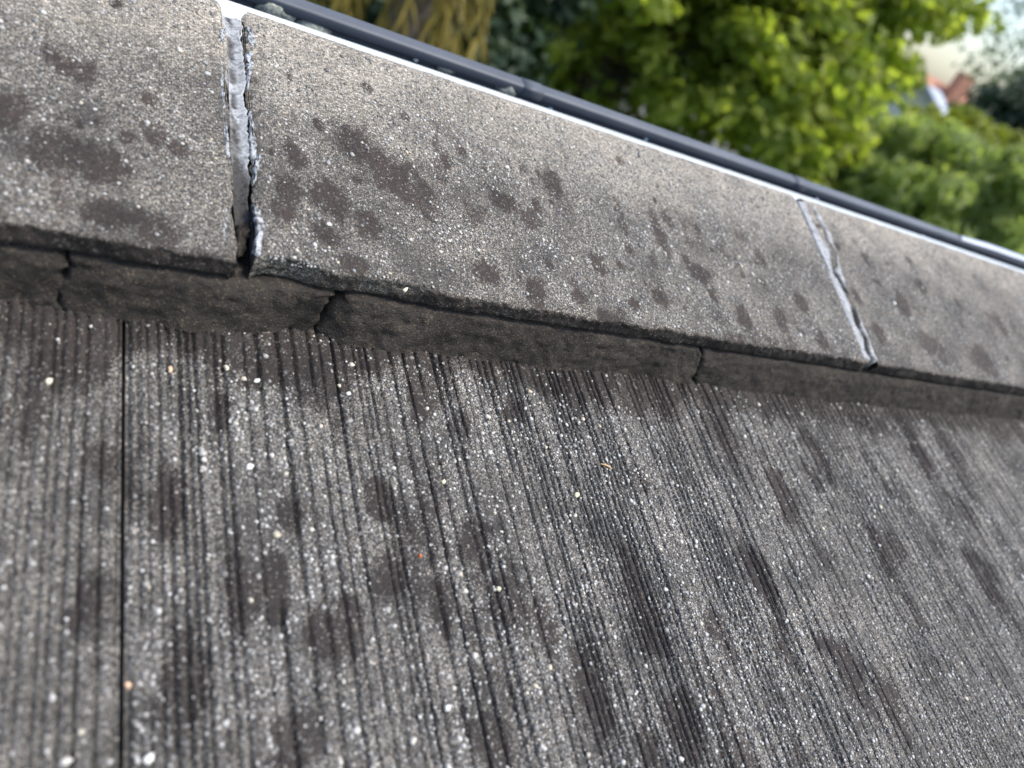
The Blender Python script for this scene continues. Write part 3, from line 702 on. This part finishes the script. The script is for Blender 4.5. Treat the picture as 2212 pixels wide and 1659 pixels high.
angular('stone_chip', 275, 1482, 0.0013, 0.0014, 0.0012, 0.2, M_PEACH, 'cream stone chip lying against the right edge of the open tile joint', 'stone chip', 12)
angular('stone_chip', 966, 1530, 0.0014, 0.0016, 0.0012, 1.2, M_WSTONE, 'white stone chip low on the tile, left of a dark brown patch', 'stone chip', 13)
angular('stone_chip', 878, 622, 0.0024, 0.0010, 0.0010, 0.7, M_CREAM, 'cream sliver of stone on the front edge of the long ridge tile', 'stone chip', 14, True)
angular('stone_chip', 1931, 656, 0.0016, 0.0018, 0.0014, 0.2, M_WSTONE, 'single white stone chip on the ridge tile past the filled joint', 'stone chip', 15, True)
def straw(px, py, L, rot, label, m_, r=0.0005):
    uu, vv_ = on_tile(px, py)
    q = MB(); q.tube([(-L / 2, 0, 0), (-L / 6, 0.0003, 0.0003), (L / 6, 0.0001, 0.0005), (L / 2, -0.0004, 0.0002)], [r * 0.8, r, r, r * 0.5], 6)
    o = obj('straw_bit', q.mesh('straw_bit', True), m_, None, label=label, category='straw')
    z = float(np.max(rib_height(uu + np.linspace(-L / 2, L / 2, 9), np.full(9, vv_))))
    o.matrix_world = ROOF @ Matrix.Translation((uu, vv_, z + r * 0.6)) @ Matrix.Rotation(rot, 4, 'Z')
angular('stone_chip', 555, 823, 0.0018, 0.0013, 0.0006, 0.3, M_WSTONE, 'flat bluish white flake among the close grooves below the open ridge joint', 'stone chip', 16)
angular('stone_chip', 1178, 968, 0.0010, 0.0009, 0.0008, 0.5, M_YELL, 'small pale yellow chip left of the dry straw', 'stone chip', 17)
straw(1308, 1008, 0.0068, -0.35, 'short bit of dry straw lying across the ribs of the tile', M_STRAW)

# ---------------------------------------------------------------- the building under the roof
def roofpt(v, n): p = ROOF @ Vector((0, v, n)); return p.y, p.z
ya, za = roofpt(0.36, -0.172); yb, zb = roofpt(-1.9, -0.172)
q = MB(); q.prism([(yb, -0.02), (ya, -0.02), (ya, za), (yb, zb)], edges[0] + 0.1, edges[12] - 0.1)
gb = obj('outbuilding', None, None, label='rendered outbuilding wall under the ribbed tile roof', category='building')
obj('wall', q.mesh('wall'), M_WALL, gb)
y2, z2 = roofpt(1.706 * H, -0.10)
q = MB(); q.box((edges[0], ya + 0.001, z2 - 0.22), (edges[12], y2 - 0.004, z2 + 0.045)); obj('fascia', q.mesh('fascia'), M_WHITE, gb)
# ---------------------------------------------------------------- garden and background
def ground_mat(name, c0, c1, sc): return noise_mat(name, c0, c1, sc, 0.95, 0.5, 0.03)
M_GRASS = ground_mat('lawn', (0.030, 0.055, 0.014), (0.075, 0.105, 0.030), 3.0)
M_PATH = ground_mat('gravel', (0.13, 0.128, 0.12), (0.21, 0.205, 0.19), 12.0)
q = MB(); q.v = [(-900, -900, 0), (900, -900, 0), (900, 1500, 0), (-900, 1500, 0)]; q.f = [(0, 1, 2, 3)]
obj('ground', q.mesh('ground'), M_GRASS, None, kind='structure')

def leaf_mat(name, c0, c1, c2, trans=0.45):
    m, t, nd, lk, p = new_mat(name)
    at = N(nd, 'ShaderNodeAttribute', attribute_name='tone')
    r = ramp(nd, [(0.0, c0), (0.55, c1), (1.0, c2)]); lk.new(at.outputs['Fac'], r.inputs[0])
    lk.new(r.outputs[0], p.inputs['Base Color']); p.inputs['Roughness'].default_value = 0.5; p.inputs['Specular IOR Level'].default_value = 0.3
    tr = N(nd, 'ShaderNodeBsdfTranslucent'); br = mixc(nd, lk, 1.0, r.outputs[0], (1.5, 1.6, 0.7), 'MULTIPLY'); lk.new(br, tr.inputs[0])
    mx = N(nd, 'ShaderNodeMixShader'); mx.inputs[0].default_value = trans
    lk.new(p.outputs[0], mx.inputs[1]); lk.new(tr.outputs[0], mx.inputs[2]); lk.new(mx.outputs[0], nd['Material Output'].inputs[0])
    return m
M_MAPLE = leaf_mat('maple_leaf', (0.185, 0.240, 0.050), (0.265, 0.310, 0.066), (0.350, 0.375, 0.100), 0.68)
M_FEATHER = leaf_mat('feathery_leaf', (0.215, 0.275, 0.115), (0.290, 0.345, 0.150), (0.360, 0.400, 0.185), 0.68)
M_CONIFER = leaf_mat('conifer_leaf', (0.024, 0.044, 0.026), (0.042, 0.070, 0.042), (0.070, 0.100, 0.058), 0.2)
M_FAR = leaf_mat('far_leaf', (0.070, 0.100, 0.060), (0.110, 0.150, 0.090), (0.160, 0.200, 0.120), 0.4)
M_LIME = leaf_mat('lime_leaf', (0.130, 0.170, 0.015), (0.220, 0.250, 0.025), (0.300, 0.310, 0.050))
M_GOLD = leaf_mat('golden_frond', (0.110, 0.085, 0.016), (0.230, 0.180, 0.034), (0.330, 0.270, 0.070), 0.35)
M_BARK = noise_mat('bark', (0.05, 0.042, 0.034), (0.12, 0.10, 0.08), 14, 0.9, 0.6, 0.02)

def leaves(name, centres, normals, L, W, tone, m_, parent, up=None):
    n = len(centres)
    nr = normals / np.linalg.norm(normals, axis=1, keepdims=True)
    if up is None: up = rng.normal(size=(n, 3))
    a = up - nr * (up * nr).sum(1, keepdims=True); a /= np.linalg.norm(a, axis=1, keepdims=True) + 1e-9
    b = np.cross(nr, a)
    L = np.broadcast_to(L, n)[:, None]; W = np.broadcast_to(W, n)[:, None]
    p0 = centres - a * L / 2; p2 = centres + a * L / 2
    p1 = centres + b * W / 2 - nr * W * 0.18; p3 = centres - b * W / 2 - nr * W * 0.18
    v = np.stack([p0, p1, p2, p3], 1).reshape(-1, 3)
    f = np.arange(n * 4).reshape(-1, 4)
    me = mesh_np(name, v, f, {'tone': np.repeat(tone, 4)}, smooth=False)
    return obj(name, me, m_, parent)
def clump_points(c, rad, nclump, per, cr, seed, flat_=0.7):
    r = np.random.default_rng(seed)
    d = r.normal(size=(nclump, 3)); d /= np.linalg.norm(d, axis=1, keepdims=True)
    rr = r.random((nclump, 1)) ** 0.42
    cc = np.array(c) + d * rr * np.array(rad)
    crs = cr * r.uniform(0.6, 1.3, nclump)
    pts = np.repeat(cc, per, 0); out = r.normal(size=(nclump * per, 3)); out /= np.linalg.norm(out, axis=1, keepdims=True)
    pts = pts + out * (r.random((nclump * per, 1)) ** 0.5) * np.repeat(crs, per)[:, None] * np.array([1, 1, flat_])
    tone = np.clip(np.repeat(r.random(nclump), per) * 0.55 + r.random(nclump * per) * 0.45, 0, 1)
    nrm = out * 0.6 + r.normal(size=out.shape) * 0.5 + np.array([0, 0, 0.7])
    return cc, pts, nrm, tone
def tree(name, label, cat, c, rad, nclump, per, cr, leaf, m_, seed, trunk=0.14, lw=0.6, extra=(), up=None, group=None, limbs=14):
    c = np.array(c, float)
    root = obj(name, None, None, label=label, category=cat); root.location = (c[0], c[1], 0)
    if group: root['group'] = group
    allc, P, Nn, T = clump_points(c, rad, nclump, per, cr, seed)
    for k, (ec, er, en) in enumerate(extra):
        a, b, d, e = clump_points(ec, er, en, per, cr, seed + 50 + k); allc = np.concatenate([allc, a]); P = np.concatenate([P, b]); Nn = np.concatenate([Nn, d]); T = np.concatenate([T, e])
    ok = P[:, 2] > 0.05; P, Nn, T = P[ok], Nn[ok], T[ok]
    base = np.array([c[0], c[1], 0.0])
    r = np.random.default_rng(seed + 1)
    L = leaf * r.uniform(0.7, 1.3, len(P))
    leaves('crown', P - base, Nn, L, L * lw, T, m_, root, None if up is None else np.tile(np.array(up, float), (len(P), 1)) + r.normal(size=P.shape) * 0.35)
    tb = MB(); h1 = max(0.4, c[2] - rad[2] * 0.55); top = c - base
    tb.tube([(0, 0, -0.05), (0.04, 0.02, h1 * 0.4), (0, 0.05, h1), (top[0], top[1], min(c[2] + rad[2] * 0.4, c[2] * 1.3))], [trunk * 1.3, trunk, trunk * 0.85, trunk * 0.3], 9)
    idx = r.choice(len(allc), min(limbs, len(allc)), False)
    for i in idx:
        e = allc[i] - base; s = np.array([0, 0.05, max(0.3, min(e[2] - 0.3, h1 * r.uniform(0.75, 1.05)))])
        mid = s * 0.5 + e * 0.5 + np.array([0, 0, 0.12 * np.linalg.norm(e - s)])
        tb.tube([tuple(s), tuple(mid), tuple(e)], [trunk * 0.42, trunk * 0.26, trunk * 0.08], 6)
    obj('trunk', tb.mesh('trunk', True), M_BARK, root)
    return root
def wa(x, y, d): p = world_at(x, y, d); return np.array([p.x, p.y, p.z])

if True:
    c = wa(1420, -120, 9.0); e1 = wa(1745, 50, 9.3); e2 = wa(1680, 210, 8.4); e3 = wa(1990, 20, 9.6); e4 = wa(1150, 60, 8.8)
    tree('broadleaf_tree', 'large bright yellow-green broadleaf tree behind the gutter', 'tree', c, (2.3, 2.0, 2.2), 460, 46, 0.34, 0.15, M_MAPLE, 11, 0.16, 0.75,
         [(e1, (1.1, 1.0, 1.1), 110), (e2, (0.9, 0.8, 0.8), 80), (e3, (0.7, 0.8, 0.7), 15), (e4, (0.7, 0.7, 0.9), 60)])
    c = wa(1975, 450, 9.6)
    tree('feathery_shrub', 'soft mid-green feathery shrub beside the right end of the gutter', 'shrub', c, (1.2, 1.0, 0.85), 240, 100, 0.24, 0.17, M_FEATHER, 12, 0.07, 0.30, [(wa(1800, 400, 9.4), (0.6, 0.6, 0.7), 60), (wa(2130, 440, 9.4), (0.5, 0.5, 0.6), 40)], up=(0.35, 0, 1))
    c = wa(2095, 330, 12.5)
    tree('lime_shrub', 'yellow-lime shrub showing above the feathery shrub', 'shrub', c, (0.55, 0.5, 0.55), 50, 46, 0.22, 0.13, M_LIME, 13, 0.05, 0.7, [(wa(2010, 300, 12.3), (0.4, 0.4, 0.4), 24)])
    c = wa(2200, 320, 19.0)
    tree('dark_conifer', 'dark blue-green conifer at the right below the pale sky', 'tree', c, (1.35, 1.3, 1.35), 200, 60, 0.42, 0.34, M_CONIFER, 14, 0.18, 0.2, [(wa(2230, 420, 18), (1.2, 1.2, 1.4), 90)], up=(0.3, 0, 1))
    c = wa(2240, 70, 30.0)
    tree('thin_tree', 'thin pale green tree against the sky in the upper right corner', 'tree', c, (2.4, 2.0, 3.2), 60, 26, 0.6, 0.22, M_FAR, 15, 0.03, 0.5, [(wa(2190, 230, 31), (1.2, 1.0, 1.0), 22)])
    for k, (x, y, d, R_) in enumerate([(1500, -300, 26, 5.0), (900, -500, 24, 5.0)]):
        c = wa(x, y, d); c[2] = min(max(c[2], 3.0), 5.0)
        tree('background_tree', ['broad green tree far behind the big yellow-green tree', 'broad green tree behind the golden fronds', 'far green tree beyond the dark conifer', 'far tree between the big tree and the orange roof'][k], 'tree', c, (R_, R_ * 0.8, R_ * 0.75), 200, 44, 0.8, 0.36, M_FAR, 30 + k, 0.25, 0.6)

# golden drooping fronds over dark shade
c = wa(880, 30, 5.2)
root = obj('golden_frond_plant', None, None, label='golden brown drooping fronds over dark shade behind the gutter', category='plant'); root.location = (c[0], c[1], 0)
r = np.random.default_rng(77)
for k in range(36):
    tgt = wa(600 + 440 * (k + r.random()) / 36, r.uniform(-90, 150), 5.2 + r.uniform(-0.5, 0.5)) - np.array([c[0], c[1], 0])
    crown = np.array([r.uniform(-.25, .25), r.uniform(-.25, .25), c[2] + r.uniform(0.5, 1.0)])
    tipdir = tgt - crown
    pts = []
    for t in np.linspace(0, 1, 12):
        p = crown + tipdir * t * 1.15; p = p + np.array([0, 0, 0.55 * math.sin(math.pi * t * 0.9) - 0.35 * t * t]); pts.append(p)
    pts = np.array(pts)
    P = []; Nn = []; UP = []
    for i in range(1, 12):
        d = pts[i] - pts[i - 1]
        for s in (-1, 1):
            for q_ in range(2):
                f_ = r.random(); P.append(pts[i - 1] + d * f_ + np.array([0.03 * s, 0.01 * s, -0.05])); UP.append(np.array([0.35 * s, 0.15 * s, -0.9]) + d * 2 + r.normal(size=3) * 0.12); Nn.append(np.array([0.3 * s, -1, 0.4]) + r.normal(size=3) * 0.2)
    tone = r.random() * 0.6 + r.random(len(P)) * 0.4
    fr = leaves('frond', np.array(P), np.array(Nn), 0.26, 0.026, tone, M_GOLD, root, np.array(UP))
    sp = MB(); sp.tube([tuple(p) for p in pts], list(np.linspace(0.012, 0.003, 12)), 5); obj('stalk', sp.mesh('stalk', True), M_GOLD, fr)
tb = MB(); tb.tube([(0, 0, -0.05), (0.03, 0, c[2] * 0.5), (0, 0, c[2] + 0.8)], [0.2, 0.16, 0.14], 10); obj('trunk', tb.mesh('trunk', True), M_BARK, root)
c2 = wa(880, 60, 7.2)
tree('dark_evergreen', 'dark evergreen mass shading the ground behind the golden fronds', 'tree', c2, (1.5, 0.9, 1.5), 200, 50, 0.36, 0.16, M_CONIFER, 41, 0.12, 0.5)

# gravel drive glimpsed below the big tree and at the right edge
def flat_poly(name, pts, z, m_):
    q = MB(); q.v = [(p[0], p[1], z) for p in pts]; q.f = [tuple(range(len(pts)))]; return obj(name, q.mesh(name), m_, None, kind='structure')
def ground_at(x, y):
    d = ray_uvn(x, y); o = ROOF @ Vector((0, 0, H)); dd = (RX.to_3x3() @ Vector(d)); s = -o.z / dd.z
    return (o.x + dd.x * s, o.y + dd.y * s)
flat_poly('gravel_drive', [ground_at(*p) for p in ((1180, 260), (1500, 300), (2300, 640), (2300, 470), (2120, 420), (1500, 190), (1250, 150))], 0.004, M_PATH)

# houses beyond
def house(name, label, x, y, d, wid, dep, wall_h, roof_h, mw, mr, yaw, chim=True):
    p = wa(x, y, d)
    root = obj(name, None, None, label=label, category='house'); root.location = (p[0], p[1], 0); root.rotation_euler = (0, 0, yaw)
    q = MB(); q.prism([(-dep / 2, 0), (dep / 2, 0), (dep / 2, wall_h), (0, wall_h + roof_h), (-dep / 2, wall_h)], -wid / 2, wid / 2); obj('wall', q.mesh('wall'), mw, root)
    q = MB(); t = 0.14; e = 0.35; k = roof_h / (dep / 2)
    q.prism([(-dep / 2 - e, wall_h - e * k + 0.02), (0, wall_h + roof_h + 0.02), (dep / 2 + e, wall_h - e * k + 0.02), (dep / 2 + e, wall_h - e * k + t), (0, wall_h + roof_h + t + 0.03), (-dep / 2 - e, wall_h - e * k + t)], -wid / 2 - e, wid / 2 + e)
    rf = obj('roof', q.mesh('roof'), mr, root)
    if chim:
        q = MB(); q.box((-0.35, -0.9, wall_h + roof_h * 0.55), (0.35, -0.3, wall_h + roof_h + 0.9)); obj('chimney', q.mesh('chimney'), mr, rf)
    for sx in (-1, 1):
        q = MB(); q.box((sx * wid * 0.25 - 0.5, -dep / 2 - 0.03, 1.0), (sx * wid * 0.25 + 0.5, -dep / 2 + 0.05, 2.2)); wn = obj('window', q.mesh('window'), M_WHITE, root)
        q = MB(); q.box((sx * wid * 0.25 - 0.42, -dep / 2 - 0.045, 1.08), (sx * wid * 0.25 + 0.42, -dep / 2 - 0.032, 2.12)); obj('pane', q.mesh('pane'), M_GUTTER, wn)
    return root
M_HW = noise_mat('white_house_wall', (0.68, 0.68, 0.66), (0.78, 0.78, 0.75), 3, 0.9, 0.2)
M_SLATE = noise_mat('pale_blue_slate', (0.30, 0.34, 0.40), (0.40, 0.44, 0.50), 6, 0.6, 0.3, 0.02)
M_TERRA = noise_mat('orange_roof_tile', (0.40, 0.19, 0.12), (0.50, 0.26, 0.18), 5, 0.8, 0.3, 0.02)
M_BRICKW = noise_mat('orange_brick_wall', (0.42, 0.17, 0.10), (0.52, 0.24, 0.15), 5, 0.9, 0.3, 0.02)
house('white_house', 'white house with pale blue-grey roof seen between the tree and the conifer', 1985, 235, 34, 4.0, 4.0, 3.1, 1.1, M_HW, M_SLATE, 0.5, False)
house('orange_house', 'house with orange tiled roof just behind the white house', 2045, 200, 44, 4.6, 4.4, 2.9, 1.7, M_BRICKW, M_TERRA, -0.4)
